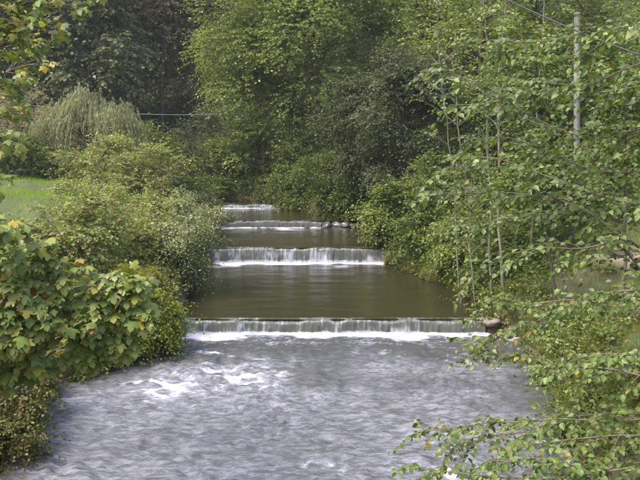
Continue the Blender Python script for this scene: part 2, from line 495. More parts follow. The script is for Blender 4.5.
def weir(k, x0, x1, label, gap):
    y, lo, hi = WY[k], LV[k], LV[k + 1]
    t = thing('weir', label, 'weir', (.5 * (x0 + x1), y, lo), 'low weirs stepping up the stream')
    h = hi - lo
    # sill: rough stone step behind the falling water
    n = int((x1 - x0) / .12)
    xs = np.linspace(x0 - .3, x1 + .3, n)
    prof = [(.45, -.5), (-.02, -.5), (-.05, h * .5), (-.03, h - .05), (.08, h - .015), (.45, h - .03)]
    V = np.array([[(xx, y + .12 + a + .04 * float(vn(np.array([xx * 3.]), np.array([j * 1.7]), 5)[0]), lo + b) for j, (a, b) in enumerate(prof)] for xx in xs])
    m = len(prof)
    q = (np.arange(n - 1)[:, None] * m + np.arange(m - 1)[None]).ravel()
    mesh_obj('sill', local(t, V), [np.stack([q, q + 1, q + m + 1, q + m], -1)], M_CONC, t)
    # water sheet curling over the crest and falling
    n = int((x1 - x0) / .03)
    xs = np.linspace(x0, x1, n)
    tt = np.linspace(0, 1, 14)
    XX, TT = np.meshgrid(xs, tt, indexing='ij')
    lip = .06 + .05 * vn(XX * .8, XX * 0, 33 + k) + .03 * vn(XX * 5, XX * 0, 34 + k)
    a = np.clip(TT / .4, 0, 1); fall = np.clip((TT - .4) / .6, 0, 1)
    br = fbm(XX * 2.2, TT * .4, 3, 60 + k)
    yy = y + .30 - .34 * a - (.07 + .05 * br) * fall ** .6 + .03 * vn(XX * 13, TT * 1.5, 70 + k) * fall
    zz = hi + .015 - lip * a ** 2 - (h + .06 - lip) * fall ** 1.15 + (.012 * fbm(XX * 4, TT * 3, 2, 80 + k)) * np.clip(TT * 4, 0, 1)
    zz = zz + .022 * vn(XX * 1.6, XX * 0, 35 + k) * np.clip(TT * 6, 0, 1) * (1 - fall)
    zz = np.where(TT < .02, hi - .03, zz)
    fo = -.06 + .07 * np.clip(a * 3 - .4, 0, 1) + .16 * vn(XX * 9, TT * 0, 47 + k) * fall + .22 * fbm(XX * 1.3, XX * 0, 3, 90 + k) * fall + np.where(fall > .85, .4, 0) + gap(XX) * np.clip(fall * 3, 0, 1) + .1 * vn(XX * 6, TT * 5, 44)  # extra foam from the lip on partly paints the sky sheen there
    m = len(tt)
    q = (np.arange(n - 1)[:, None] * m + np.arange(m - 1)[None]).ravel()
    mesh_obj('water_curtain', local(t, np.stack([XX, yy, zz], -1)), [np.stack([q, q + m, q + m + 1, q + 1], -1)], M_CURT, t, smooth=True, attrs={'foam': fo})
    # boiling foam at the foot: a lumpy ridge
    n = int((x1 - x0) / .04); m = 12
    xs = np.linspace(x0, x1, n); ss = np.linspace(0, 1, m)
    XX, SS = np.meshgrid(xs, ss, indexing='ij')
    wdt = .18 + .1 * vn(XX * .9, XX * 0, 7 + k)
    hh = np.sin(SS * pi) * (.025 + .05 * np.clip(fbm(XX * 3, SS * 2.5, 3, 95 + k), -.8, 1.5)) - .02
    mesh_obj('foam', local(t, np.stack([XX, y - .12 - wdt + SS * wdt * 1.1, lo + hh], -1)),
             [np.stack([q2 := (np.arange(n - 1)[:, None] * m + np.arange(m - 1)[None]).ravel(), q2 + m, q2 + m + 1, q2 + 1], -1)], M_RAPIDFOAM, t, smooth=True)
    return t

m_, n_, o_ = mat_new('foam_white')
f_ = N(n_, 'ShaderNodeBsdfPrincipled', Roughness=.7); f_.inputs['Base Color'].default_value = (.38, .39, .41, 1)
nn_ = N(n_, 'ShaderNodeTexNoise', Scale=30.0, Detail=4.0); bb_ = N(n_, 'ShaderNodeBump', Strength=1.0, Distance=.03)
n_.links.new(nn_.outputs['Fac'], bb_.inputs['Height']); n_.links.new(bb_.outputs[0], f_.inputs['Normal']); n_.links.new(f_.outputs[0], o_.inputs['Surface'])
M_RAPIDFOAM = m_
weir(0, -3.95, 4.55, 'nearest and widest weir, straight low sill with a thin white curtain of water', lambda x: -.02 + 0 * x)
weir(1, -4.8, 2.9, 'second weir up the stream, taller stony step with broken white water', lambda x: .12 * vn(x * 4, x * 0, 3) + .12 - .1 * (x > .5))
weir(2, -6.1, .05, 'third weir up the stream, dark step with gaps in the falling water', lambda x: -.35 - .2 * (x > -.3) + .3 * vn(x * 1.5, x * 0, 4))
weir(3, -7.9, -1.9, 'farthest weir, thin white line of water below the overhanging trees', lambda x: .1 + 0 * x)

# ------------------------------------------------------------------ rocks
def rock(name, label, cat, c, r, mat, seed, group=None, squash=(1, 1, .7)):
    rr = np.random.default_rng(seed)
    n, m = 14, 20
    th = np.linspace(0.02, pi - .02, n)[:, None]; ph = np.linspace(0, 2 * pi, m, endpoint=False)[None]
    d = np.stack([np.sin(th) * np.cos(ph), np.sin(th) * np.sin(ph), np.cos(th) * np.ones_like(ph)], -1)
    pl = unit(rr.normal(size=(13, 3))); off = rr.uniform(.5, .9, 13)
    rad = np.ones(d.shape[:2])
    for a, b in zip(pl, off):
        dot = (d * a).sum(-1)
        rad = np.where(dot > 1e-3, np.minimum(rad, b / np.maximum(dot, 1e-3)), rad)
    rad = rad * (1 + .03 * rr.normal(size=rad.shape))
    V = d * rad[..., None] * np.array(squash) * r
    i = (np.arange(n - 1)[:, None] * m + np.arange(m)[None]); j = (np.arange(n - 1)[:, None] * m + (np.arange(m)[None] + 1) % m)
    f = np.stack([i, i + m, j + m, j], -1).reshape(-1, 4)
    o = mesh_obj(name, V, [f], mat, smooth=False)
    o.location = [float(v) for v in c]; o.rotation_euler = (0, 0, rr.uniform(0, 6))
    tag(o, label, cat, group)
    return o

def mound(name, label, cat, c, rad, seed, mat, nt_=9000, group=None):
    n, m = 24, 40
    th = np.linspace(0.01, pi * .75, n)[:, None]; ph = np.linspace(0, 2 * pi, m, endpoint=False)[None]
    d = np.stack([np.sin(th) * np.cos(ph), np.sin(th) * np.sin(ph), np.cos(th) * np.ones_like(ph)], -1)
    k = 1 + .18 * fbm(d[..., 0] * 2.2 + 5, d[..., 1] * 2.2 + d[..., 2] * 1.7, 4, seed)
    V = d * k[..., None] * np.array(rad)
    i = (np.arange(n - 1)[:, None] * m + np.arange(m)[None]); j = (np.arange(n - 1)[:, None] * m + (np.arange(m)[None] + 1) % m)
    t = thing(name, label, cat, c, group)
    mesh_obj('rock_body', V, [np.stack([i, i + m, j + m, j], -1).reshape(-1, 4)], mat, t, smooth=True)
    # moss tufts
    ii = R.integers(0, n - 4, nt_); jj = R.integers(0, m, nt_)
    p = V[ii, jj] + R.normal(0, .05, (nt_, 3)); nr = unit(p)
    col = palette(nt_, [(.14, .14, .02), (.10, .12, .02), (.17, .16, .03), (.08, .06, .02)], [3, 3, 2, 1.5])
    o = leaf_obj('moss', T_FAR, p + np.array(c), nr + R.normal(0, .6, (nt_, 3)) - UP * .5, R.normal(0, 1, (nt_, 3)) + nr, R.uniform(.03, .075, nt_), col, M_LEAF, t)
    o['kind'] = 'stuff'
    return t
for k_ in range(6):
    rock('stone', ['dark rubble stone where the third weir meets the right bank, nearest the falling water', 'second dark rubble stone along the third weir', 'third dark rubble stone along the third weir', 'fourth dark rubble stone along the third weir', 'fifth dark rubble stone along the third weir', 'last dark rubble stone of the third weir, under the overhanging bush'][k_], 'stone', (.35 + .5 * k_, 36.75, 1.02), .4, M_CONC, 300 + k_, 'dark rubble stones of the third weir', (1, .8, .62))

gb = 'mossy boulders along the waterline'
for (px, py, y, r, lab) in [
        (405, 258, 28.2, .55, 'mossy boulder at the right end of the second weir'),
        (425, 266, 26.6, .5, 'dark mossy boulder under the right bank shrubs, nearest the second weir but one'),
        (452, 275, 25.0, .55, 'moss covered boulder at the waterline halfway along the right bank pool'),
        (478, 290, 22.4, .6, 'rounded mossy boulder at the right bank above the nearest weir'),
        (505, 303, 20.8, .45, 'small mossy boulder just upstream of the pinkish stones')]:
    c = P(px, py, y); c[0] = float(xr(y)) + .25; c[2] = level(y) + .15
    mound('boulder', lab, 'boulder', c, (r * 1.15, r, r * .8), int(px), M_MOSS, 2200, gb)
for k, (dx, dy, r, lab) in enumerate([
        (.25, -.1, .36, 'flat pinkish stone at the right end of the nearest weir'),
        (.75, -.25, .30, 'pale angular stone behind the flat pinkish one by the nearest weir'),
        (.45, -.6, .24, 'small pinkish stone lowest at the foot of the right weir end')]):
    rock('stone', lab, 'stone', (4.5 + dx, 18.9 + dy, .3 - .12 * k), r, M_PINK, 40 + k, 'stones at the right end of the nearest weir', (1.3, 1, .6))
rock('stone', 'dark wet stone poking from the water under the right bank', 'stone', (*P(566, 413, 12.9)[:1], 12.9, .02), .3, M_ROCK, 77, None, (1.2, .8, .6))
rock('boulder', 'dark wet boulder at the left end of the nearest weir', 'boulder', (-4.0, 18.75, .1), .4, M_ROCK, 78)

# ------------------------------------------------------------------ vegetation generators

def sprays(c, d, length, m, leaf, droop=.35, spread=.9, flat=.6, jit=.03):
    """N sprays (twigs) starting at c heading d, each carrying m leaves; returns leaf pos, axis, normal, size"""
    n = len(c); t = np.linspace(.12, 1, m)[None, :, None]
    L = np.broadcast_to(np.asarray(length, float), (n,))[:, None, None]
    p = c[:, None] + d[:, None] * t * L
    p = p - UP * (droop * L * t ** 2)
    p = p + R.normal(0, jit, p.shape) * L
    tan = unit(d[:, None] - UP * 2 * droop * t)
    side = np.cross(tan, UP); side = unit(side + 1e-6)
    sg = np.where(np.arange(m) % 2 == 0, 1.0, -1.0)[None, :, None]
    ax = tan * R.uniform(.3, .9, (n, m, 1)) + side * sg * spread + R.normal(0, .3, p.shape) - UP * .25
    nr = UP * flat + R.normal(0, .45, p.shape) + tan * .15
    sz = leaf * R.uniform(.65, 1.25, (n, m))
    return p.reshape(-1, 3), ax.reshape(-1, 3), nr.reshape(-1, 3), sz.ravel()

def crown_points(n, c, rad, lump=.5, nl=28, shell=.45, low=-.9):
    """clumpy points inside an ellipsoid: (points, outward dirs, clump id)"""
    c, rad = np.asarray(c, float), np.asarray(rad, float)
    d = unit(R.normal(size=(nl, 3))); d[:, 2] = np.maximum(d[:, 2], low); d = unit(d)
    rr = R.uniform(shell, .95, (nl, 1))
    cl = d * rr
    cs = R.uniform(.16, .34, nl) * lump * 2
    i = R.integers(0, nl, n)
    e = unit(R.normal(size=(n, 3))) * (R.uniform(.1, 1, (n, 1)) ** .45)
    e[:, 2] *= .62
    q = cl[i] + e * cs[i][:, None]
    return c + q * rad, unit(q * .8 + e * .8 + UP * .2), i, c + cl * rad

def wood(t, base, centers, r0, mat, top=None, nm='trunk', lean=.03, bend=None):
    """tapered trunk as one part, limbs as another"""
    base = np.asarray(base, float)
    top = np.asarray(top if top is not None else centers.mean(0) + UP * (centers[:, 2].max() - centers[:, 2].mean()) * .6, float)
    tr = curve(base - UP * .3, top, 12, 0, lean * 3)
    Tubes().add(tr, r0, r0 * .18, 9, .06).obj(nm, mat, t)
    tb = Tubes()
    for q in centers:
        s = tr[int(np.clip(np.interp(q[2] - .35 * np.linalg.norm(q[:2] - base[:2]), tr[:, 2], np.arange(12)), 2, 11))]
        L = np.linalg.norm(q - s)
        tb.add(curve(s, q, 6, .06, .12), r0 * .32, r0 * .06, 5)
    tb.obj('branch', mat, t)['kind'] = 'stuff'
    return tr

def tree(name, label, base, c, rad, nspray, m, leaf, cols, w=None, tpl=T_FAR, length=.6, droop=.35, lump=.5, nl=28, r0=.18, mat=M_BARK,
         group=None, cat='tree', flat=.6, shell=.45, low=-.9, var=.16, lmat=None, spread=.9):
    c = tuple(c)
    base = np.array([base[0], base[1], G(base[0], base[1])])
    t = thing(name, label, cat, base, group)
    p, d, i, cl = crown_points(nspray, c, rad, lump, nl, shell, low)
    wood(t, base, cl, r0, mat, nm='trunk' if cat == 'tree' else 'stem')
    lp, ax, nr, sz = sprays(p, d, length * R.uniform(.4, 1.2, nspray) * np.where(R.uniform(size=nspray) < .15, 2.3, 1), m, leaf, droop, flat=flat, spread=spread)
    ctint = R.uniform(.78, 1.22, nl)
    col = palette(len(lp), cols, w, var) * np.repeat(ctint[i], m)[:, None]
    gz = ground(lp[:, 0], lp[:, 1]); k = lp[:, 2] > np.maximum(gz, level(lp[:, 1])) + .02
    leaf_obj('crown' if cat == 'tree' else 'foliage', tpl, lp[k], ax[k], nr[k], sz[k], col[k], lmat or M_LEAF, t)
    return t

BRIGHT = [(.118, .158, .045), (.088, .128, .038), (.16, .19, .075), (.055, .085, .027)]
MID = [(.06, .09, .024), (.085, .115, .032), (.042, .066, .02), (.105, .135, .05)]
GREY = [(.06, .075, .042), (.042, .055, .03), (.10, .115, .075), (.03, .04, .02)]
DARKC = [(.085, .105, .05), (.11, .13, .065), (.06, .08, .035)]
FEATH = [(.11, .14, .08), (.14, .165, .10), (.08, .105, .055), (.16, .185, .12)]
WILLOW = [(.18, .205, .125), (.145, .17, .095), (.21, .23, .155)]
BROWNISH = [(.14, .135, .09), (.115, .105, .07), (.17, .17, .12)]

# ---- far wooded hillside: one mass of crowns
def far_wood():
    n = 150
    xs = R.uniform(-75, 75, n); ys = 82 + R.uniform(0, 1, n) ** 1.2 * 90
    P_, A_, N_, S_, C_ = [], [], [], [], []
    tb = Tubes()
    for x, y in zip(xs, ys):
        z = G(x, y); h = R.uniform(13, 20); r = h * R.uniform(.22, .32)
        c = (x, y, z + h * .58)
        ns = 330
        p, d, i, cl = crown_points(ns, c, (r, r, h * .46), .55, 20, .3)
        lp, ax, nr, sz = sprays(p, d, 1.3, 7, .55, .3, flat=.5)
        base = np.array(MID[R.integers(0, 4)]) * .9 + np.array(GREY[R.integers(0, 3)]) * .4
        P_.append(lp); A_.append(ax); N_.append(nr); S_.append(sz)
        C_.append(palette(len(lp), [base], None, .2) * np.repeat(R.uniform(.8, 1.2, 20)[i], 7)[:, None])
        tb.add(curve((x, y, z - .5), (x, y, z + h * .8), 5, 0, .03), .22, .06, 5)
    o = leaf_obj('far_forest', T_FAR, np.concatenate(P_), np.concatenate(A_), np.concatenate(N_), np.concatenate(S_), np.concatenate(C_), M_LEAF)
    o['kind'] = 'stuff'; tag(o, 'pale green wooded hillside rising far behind the stream', 'forest')
    o2 = tb.obj('far_trunks', M_BARK); o2.parent = o; o2.name = 'trunks'; o2['kind'] = 'stuff'
far_wood()

# ---- conifers, upper left
def conifer(name, label, x, y, h, r, cols, group=None, nb=150, leaf=.42, droop=.35):
    b = np.array([x, y, G(x, y)])
    t = thing(name, label, 'tree', b, group)
    tr = curve(b - UP * .4, b + UP * h, 10, 0, .02)
    Tubes().add(tr, h * .014, .02, 8, .05).obj('trunk', M_BARK, t)
    tb = Tubes(); C, D, L = [], [], []
    for k in range(nb):
        f = (k + .5) / nb; z = h * (.1 + .88 * f)
        a = R.uniform(0, 2 * pi); ln = r * (1 - f) ** .75 * R.uniform(.7, 1.1) + .3
        d = np.array([math.cos(a), math.sin(a), .12])
        s = b + UP * z; e = s + d * ln - UP * ln * droop
        tb.add(curve(s, e, 5, .08, .04), .035, .008, 4)
        for q in np.linspace(.25, 1, int(4 + ln * 3)):
            c = s + (e - s) * q + UP * .3 * ln * q * (1 - q)
            for sg in (-1, 1):
                dd = d + sg * np.cross(d, UP) * 1.0
                C.append(c); D.append(dd); L.append(.35 + .35 * ln * (1.1 - q) * .6)
    tb.obj('branch', M_BARK, t)['kind'] = 'stuff'
    C, D, L = np.array(C), unit(np.array(D)), np.array(L)
    lp, ax, nr, sz = sprays(C, D, L * 1.25, 9, leaf, .45, spread=.55, flat=1.0)
    leaf_obj('crown', T_NEEDLE, lp, ax - UP * .4, nr, sz, palette(len(lp), cols, None, .25), M_LEAF, t)
    return t
gc = 'feathery trees on the left hillside'
cset = [(105, 60, 26, 4.2, 'tall feathery grey green tree right behind the pale willow', FEATH),
        (60, 66, 25, 4.0, 'dark feathery tree behind and left of the pale willow', DARKC),
        (20, 60, 24, 4.2, 'dark feathery tree at the far left behind the yellowing sycamore leaves', DARKC),
        (138, 68, 25, 3.6, 'smaller drooping grey tree right of the tall feathery one', [(.09, .10, .06), (.11, .12, .08)])]
for px, y, h, r, lab, cols in cset:
    x_ = (px - 320) / F * y; z_ = G(x_, y)
    tree('deciduous_tree', lab, (x_, y), (x_, y, z_ + h * .5), (r, r, h * .5), 2300, 8, .38, cols, None, T_FAR, 1.4, .4, .4, 55, .16, M_BARK, gc, shell=.35, flat=.9)

# ---- grey brown tall trees behind the stream bend
gg = 'thin grey brown trees behind the bend'
for k, (px, y, h, lab) in enumerate([
        (165, 66, 23, 'leftmost thin grey brown tree above the dark gap behind the stream'),
        (185, 72, 25, 'tall thin grey brown tree with bare lower trunk, second from the left behind the bend'),
        (208, 67, 23, 'grey brown tree just left of the bright green crown'),
        (235, 78, 25, 'faint grey brown tree partly behind the bright green crown'),
        (150, 78, 26, 'grey brown tree rising behind the smaller drooping grey one'),
        (250, 90, 17, 'pale distant tree at the top between the grey and the bright crowns')]):
    x = (px - 320) / F * y
    z = G(x, y)
    tree('deciduous_tree', lab, (x, y), (x, y, z + h * .5), (3.6, 3.6, h * .5), 1500, 8, .32, BROWNISH if k < 5 else GREY, None, T_FAR, 1.3, .3, .4, 46, .2, M_BARK, gg, shell=.2)

# low bushes that close the banks round the farthest pools
for k, (px, py, y, r_, lab) in enumerate([
        (300, 200, 44.6, 1.5, 'leafy bush between the third and the farthest weir on the right bank'),
        (345, 208, 39.2, 1.5, 'dark leafy bush above the rubble of the third weir'),
        (285, 190, 48, 1.8, 'yellow green bush at the right end of the farthest weir'),
        (212, 196, 47, 1.5, 'bush at the left end of the farthest weir')]):
    c = P(px, py, y)
    tree('bush', lab, (c[0] + (.8 if px > 250 else -.8), y + .3), c, (r_, r_, r_ * .9), 1500, 8, .14, [(.05, .075, .02), (.09, .12, .03), (.035, .05, .018)], None, T_FAR, .7, .5, .45, 26, .06, M_BARK, 'low bushes round the farthest pools', 'bush')

# dim thicket under them
gu = 'understorey bushes behind the bend'
for k, (px, y, r, lab, cols) in enumerate([
        (30, 52, 3.2, 'dark brownish bush left of the pale willow', BROWNISH),
        (172, 58, 2.6, 'dark bush in the gap behind the stream bend', DARKC),
        (150, 50, 2.2, 'low green bush right below the dark gap', MID),
        (200, 54, 2.8, 'grey green arching bush at the left edge of the bright crown', GREY),
        (225, 56, 3.2, 'grey green bush over the far pool', GREY),
        (262, 50, 2.6, 'green bush hanging to the water just above the farthest weir', BRIGHT),
        (228, 52, 2.4, 'low green bush touching the water left above the farthest weir', MID),
        (250, 60, 3.4, 'green bush closing the view beyond the farthest weir', MID)]):
    x = (px - 320) / F * y; z = G(x, y)
    tree('bush', lab, (x, y), (x, y, max(z, 1.6) + r * .8), (r, r, r * 1.1), 1100, 7, .17, cols, None, T_FAR, .8, .3, .5, 26, .08, M_BARK, gu, 'bush')

# ---- pale weeping willow, left
b = P(95, 140, 45)
tw = thing('willow_tree', 'pale feathery weeping willow standing on the left bank', 'tree', (b[0], 45, G(b[0], 45)))
cl = []
for k in range(34):
    a = R.uniform(0, 2 * pi); q = R.uniform(.05, 1) ** .5
    px_, py_, rr_, dr_ = [(82, 98, .9, 1.2), (113, 112, 1.15, .9), (64, 115, 1.1, .9)][k % 3]
    c_ = P(px_, py_, 45)
    cl.append((c_[0] + math.cos(a) * rr_ * q, 45 + math.sin(a) * 2.4 * q, c_[2] - dr_ * q * q + R.uniform(-.25, .35)))
cl = np.array(cl)
wood(tw, tw.location, cl, .25, M_PALEB)
i = R.integers(0, 34, 1900)
p = cl[i] + R.normal(0, .34, (1900, 3)); d = unit(p - np.array([b[0], 45, 6.5])) * .28 + UP * .15
lp, ax, nr, sz = sprays(p, d, R.uniform(1.0, 3.2, 1900) * np.where(i % 3 == 0, 1.2, 1), 16, .17, .85, spread=.3, flat=.2, jit=.015)
k = lp[:, 2] > 2.2
leaf_obj('crown', T_SLIM, lp[k], (ax - UP * 1.2)[k], nr[k], sz[k] * 1.2, (palette(len(lp), WILLOW, None, .15) * np.repeat(R.uniform(.85, 1.15, 34)[i], 16)[:, None])[k], M_LEAF, tw)

# ---- the bright green tree over the far pools
x0, y0 = 1.5, 51.0
tree('ash_tree', 'big bright yellow green tree arching over the far pools', (x0, y0), (-.9, y0, 11.2), (7.6, 5.5, 9.6), 12500, 9, .19, BRIGHT, [3, 3, 1.5, 1], T_FAR, 1.1, .35, .46, 90, .22, M_BARK, None, shell=.5, var=.2)
# trees that stand behind and right of it
gr = 'mid green trees behind the right bank'
for k, (px, y, cz, rx, rz, cols, lab) in enumerate([
        (395, 52, 13, 4.2, 8.0, BRIGHT, 'green tree between the bright crown and the dark grey one'),
        (440, 46, 12, 3.6, 7.5, MID, 'mid green tree rising behind the dark grey crown'),
        (480, 40, 10.5, 3.6, 6.5, BRIGHT, 'yellow green tree behind the slim young stems'),
        (530, 44, 10, 4.0, 7.0, MID, 'mid green tree left of the weathered pole'),
        (590, 38, 9, 4.0, 6.5, MID, 'leafy tree behind the weathered pole'),
        (640, 42, 11, 4.5, 7.5, BRIGHT, 'green tree at the far right edge behind the pole'),
        (560, 56, 16, 5.5, 9, GREY, 'tall greyish tree farthest back above the pole'),
        (460, 62, 17, 5.5, 9, GREY, 'tall greyish tree farthest back above the slim stems'),
        (350, 66, 17, 5.5, 9, MID, 'tall tree behind the bright green crown')]):
    x = (px - 320) / F * y
    tree('deciduous_tree', lab, (x, y), (x, y, cz), (rx, rx, rz), 3000, 7, .19, cols, None, T_FAR, 1.0, .35, .45, 46, .2, M_BARK, gr, shell=.4)

# ---- dark grey-green dense tree leaning over the second pool
tree('sallow_tree', 'dense dark grey green tree hanging over the right bank pool', (4.9, 38.5), (4.15, 37.2, 6.0), (3.6, 3.2, 4.4), 9500, 9, .12, GREY, [3, 3, 2, 2], T_FAR, .75, .45, .4, 60, .2, M_BARK, None, shell=.55)
tree('bush', 'dark leafy bush overhanging the third weir', (2.9, 40.5), (1.5, 40, 3.6), (2.6, 2.2, 1.9), 2200, 8, .13, [(.045, .07, .018), (.08, .11, .025), (.03, .045, .015)], None, T_FAR, .7, .5, .45, 34, .08, M_BARK, 'shrubs overhanging the right bank', 'bush')
tree('bush', 'leafy bush below the bright crown beside the farthest weir', (-.6, 46.5), (-1.2, 45.8, 3.1), (2.5, 2.0, 2.1), 2300, 8, .15, MID, None, T_FAR, .7, .5, .45, 34, .08, M_BARK, 'shrubs overhanging the right bank', 'bush')

# ---- right bank shrubs between the weirs
gs = 'shrubs overhanging the right bank'
for k, (px, py, y, rx, rz, n, cols, lab) in enumerate([
        (388, 228, 29.6, 1.1, 1.25, 1500, BRIGHT, 'light green shrub at the right end of the second weir'),
        (420, 205, 29, 1.7, 1.6, 1600, MID, 'mid green shrub behind the light green one on the right bank'),
        (428, 240, 27, 1.35, 1.2, 1500, MID, 'leafy shrub above the mossy boulders on the right bank'),
        (466, 240, 24, 1.4, 1.3, 1400, BRIGHT, 'fresh green shrub over the waterline halfway along the pool'),
        (455, 190, 27, 1.8, 1.7, 1700, MID, 'taller shrub at the foot of the slim young stems'),
        (503, 262, 21.5, 1.25, 1.2, 1500, MID, 'shrub above the pinkish stones at the nearest weir'),
        (520, 205, 24, 1.8, 1.5, 1400, BRIGHT, 'green shrub left of the bare earth patch'),
        (505, 310, 19.3, .75, .6, 700, BRIGHT, 'small fresh green shrub hanging over the right end of the nearest weir'),
        (572, 196, 21.5, 1.0, .85, 1000, MID, 'leafy shrub hiding the foot of the weathered pole'),
        (560, 190, 27, 2.2, 1.7, 1400, MID, 'broad shrub behind the foot of the weathered pole'),
        (620, 180, 28, 2.6, 1.7, 1600, BRIGHT, 'broad shrub at the right edge behind the earth patch')]):
    c = P(px, py, y); x, z = c[0], c[2]
    tree('bush', lab, (max(x, float(xr(y)) + .6), y + .3), (x, y, z), (rx, rx, rz), n, 7, .085 + .001 * y, cols, None, T_FAR, .5, .45, .5, 30, .05, M_BARK, gs, 'bush', shell=.4)

# ---- left bank middle growth
gl = 'herbs and shrubs on the left bank'
BALS = [(.11, .15, .04), (.14, .18, .05), (.08, .12, .03), (.17, .20, .09), (.12, .16, .05), (.20, .17, .14)]
for k, (px, py, y, rx, rz, n, cols, lab) in enumerate([
        (140, 185, 36, 2.6, 2.0, 2200, BALS, 'pale green bush with faint pink tint right of the willow'),
        (185, 195, 37, 1.8, 1.2, 1300, MID, 'low green bush in front of the dark gap'),
        (105, 210, 30, 2.2, 1.6, 1800, BALS, 'grey green herbs between the grass patch and the water'),
        (165, 225, 29, 1.9, 1.6, 2000, BALS, 'leafy bush with reddish hints left of the second weir'),
        (200, 222, 33, 1.3, 1.3, 1300, GREY, 'silvery bush reaching towards the third weir'),
        (130, 250, 23, 1.9, 1.3, 2000, BALS, 'tall balsam clump behind the sycamore leaves'),
        (75, 235, 20, 1.8, 1.0, 1500, BALS, 'pale herbs in front of the bright grass patch'),
        (62, 168, 44, 2.2, 1.2, 1200, BALS, 'bushy growth below the willow, left side'),
        (110, 165, 39, 2.6, 1.7, 1900, BALS, 'tall fuzzy pale green growth right under the willow'),
        (14, 150, 42, 2.2, 1.5, 1500, MID, 'dark green bush at the left edge above the grass patch')]):
    c = P(px, py, y); x, z = c[0], c[2]
    x_ = min(x, float(xl(y)) - .5)
    tree('bush', lab, (x_, y), (x, y, z), (rx, rx, rz), n, 7, .075 + .0015 * y, cols, None, T_SLIM if k in (4,) else T_FAR, .5, .3, .5, 30, .05, M_BARK, gl, 'bush', shell=.3)
for k, (px, py, y, h_, lab) in enumerate([(95, 175, 33, 1.1, 'upright leafy stalk in front of the weeping willow'), (130, 166, 36, 1.1, 'tall leafy stalk right of the weeping willow'),
        (165, 176, 35, 1.0, 'leafy stalk against the dark gap behind the stream bend'), (112, 203, 27, 1.0, 'leafy stalk rising right of the bright lawn'),
        (150, 202, 28, 1.0, 'leafy stalk on the left bank level with the third weir'), (172, 232, 23, .7, 'leafy stalk beside the silvery shrub')]):
    c = P(px, py, y)
    tree('balsam_stalk', lab, (min(c[0], float(xl(y)) - .5), y), c, (.3, .3, h_), 130, 7, .085 + .001 * y, BALS, None, T_SLIM if k % 3 else T_FAR, .45, .35, .6, 14, .02, M_TWIG,
         'upright stalks among the left bank shrubs', 'plant', shell=.2)
for k, (px, py, y, r_, lab) in enumerate([(150, 318, 16.9, .75, 'green bank bush between the low sycamore and the big mossy rock'), (112, 338, 16.0, .7, 'green bush drooping to the water under the tips of the low sycamore'),
        (70, 350, 15.2, .7, 'green bush at the waterline behind the low sycamore')]):
    c = P(px, py, y)
    tree('bush', lab, (min(c[0], float(xl(y)) - .3), y), c, (r_, r_, r_ * .8), 900, 8, .075, [(.11, .15, .03), (.15, .17, .03), (.07, .10, .025)], None, T_FAR, .4, .5, .5, 26, .03, M_TWIG, gl, 'bush', shell=.3)
tree('willow_shrub', 'silvery small leaved willow shrub hanging over the left end of the second weir', (-4.9, 22.5), (-4.35, 22.8, 2.2), (.95, 1.6, 1.4), 2300, 9, .07,
     [(.14, .17, .09), (.10, .14, .05), (.26, .27, .24), (.07, .10, .03)], None, T_FAR, .5, .5, .5, 46, .06, M_BARK, gl, 'shrub', shell=.4)

# mossy bank block at the left end of the nearest weir
mound('mossy_rock', 'big yellow green mossy rock beside the left end of the nearest weir', 'rock', (-4.75, 18.1, .3), (.95, 1.3, 1.5), 5, M_MOSS, 14000)
mound('mossy_rock', 'mossy yellow green bank rock at the lower left water edge', 'rock', (-6.0, 12.9, .2), (.6, 1.3, .9), 9, M_MOSS)

# ------------------------------------------------------------------ grass and ground herbs
def scatter(n, x0, x1, y0, y1, dmin=.15, side=0):
    x = R.uniform(x0, x1, n); y = R.uniform(y0, y1, n)
    d = np.maximum(xl(y) - x, x - xr(y)); k = d > dmin
    if side > 0: k &= x > xr(y)
    if side < 0: k &= x < xl(y)
    x, y = x[k], y[k]
    return x, y, ground(x, y)
def grass(name, label, x, y, z, h, cols, w=None):
    n = len(x)
    p = np.stack([x, y, z - .01], -1)
    ax = UP + R.normal(0, .38, (n, 3)); nr = R.normal(0, 1, (n, 3)); nr[:, 2] *= .3
    sc = h * R.uniform(.5, 1.3, n)
    o = leaf_obj(name, T_BLADE, p, ax, nr, sc, palette(n, cols, w), M_GRASS)
    o['kind'] = 'stuff'; tag(o, label, 'grass'); return o
GR = [(.11, .15, .03), (.14, .18, .05), (.08, .12, .025), (.18, .17, .08)]
x, y, z = scatter(90000, 3.5, 13, 7, 26, .1, 1)
k = (np.clip(1.3 - np.hypot((x - 9.6) / 2.2, (y - 20.3) / 1.9), 0, 1) + R.uniform(0, .6, len(x))) < .75
grass('grass', 'rough green grass on the right bank around the earth patch', x[k], y[k], z[k], .2, GR)
x, y, z = scatter(60000, -20, -5, 7, 42, .1, -1)
grass('grass', 'bright green grass on the left bank in front of the willow', x, y, z, .26, [(.13, .24, .02), (.11, .20, .02), (.17, .26, .04)])

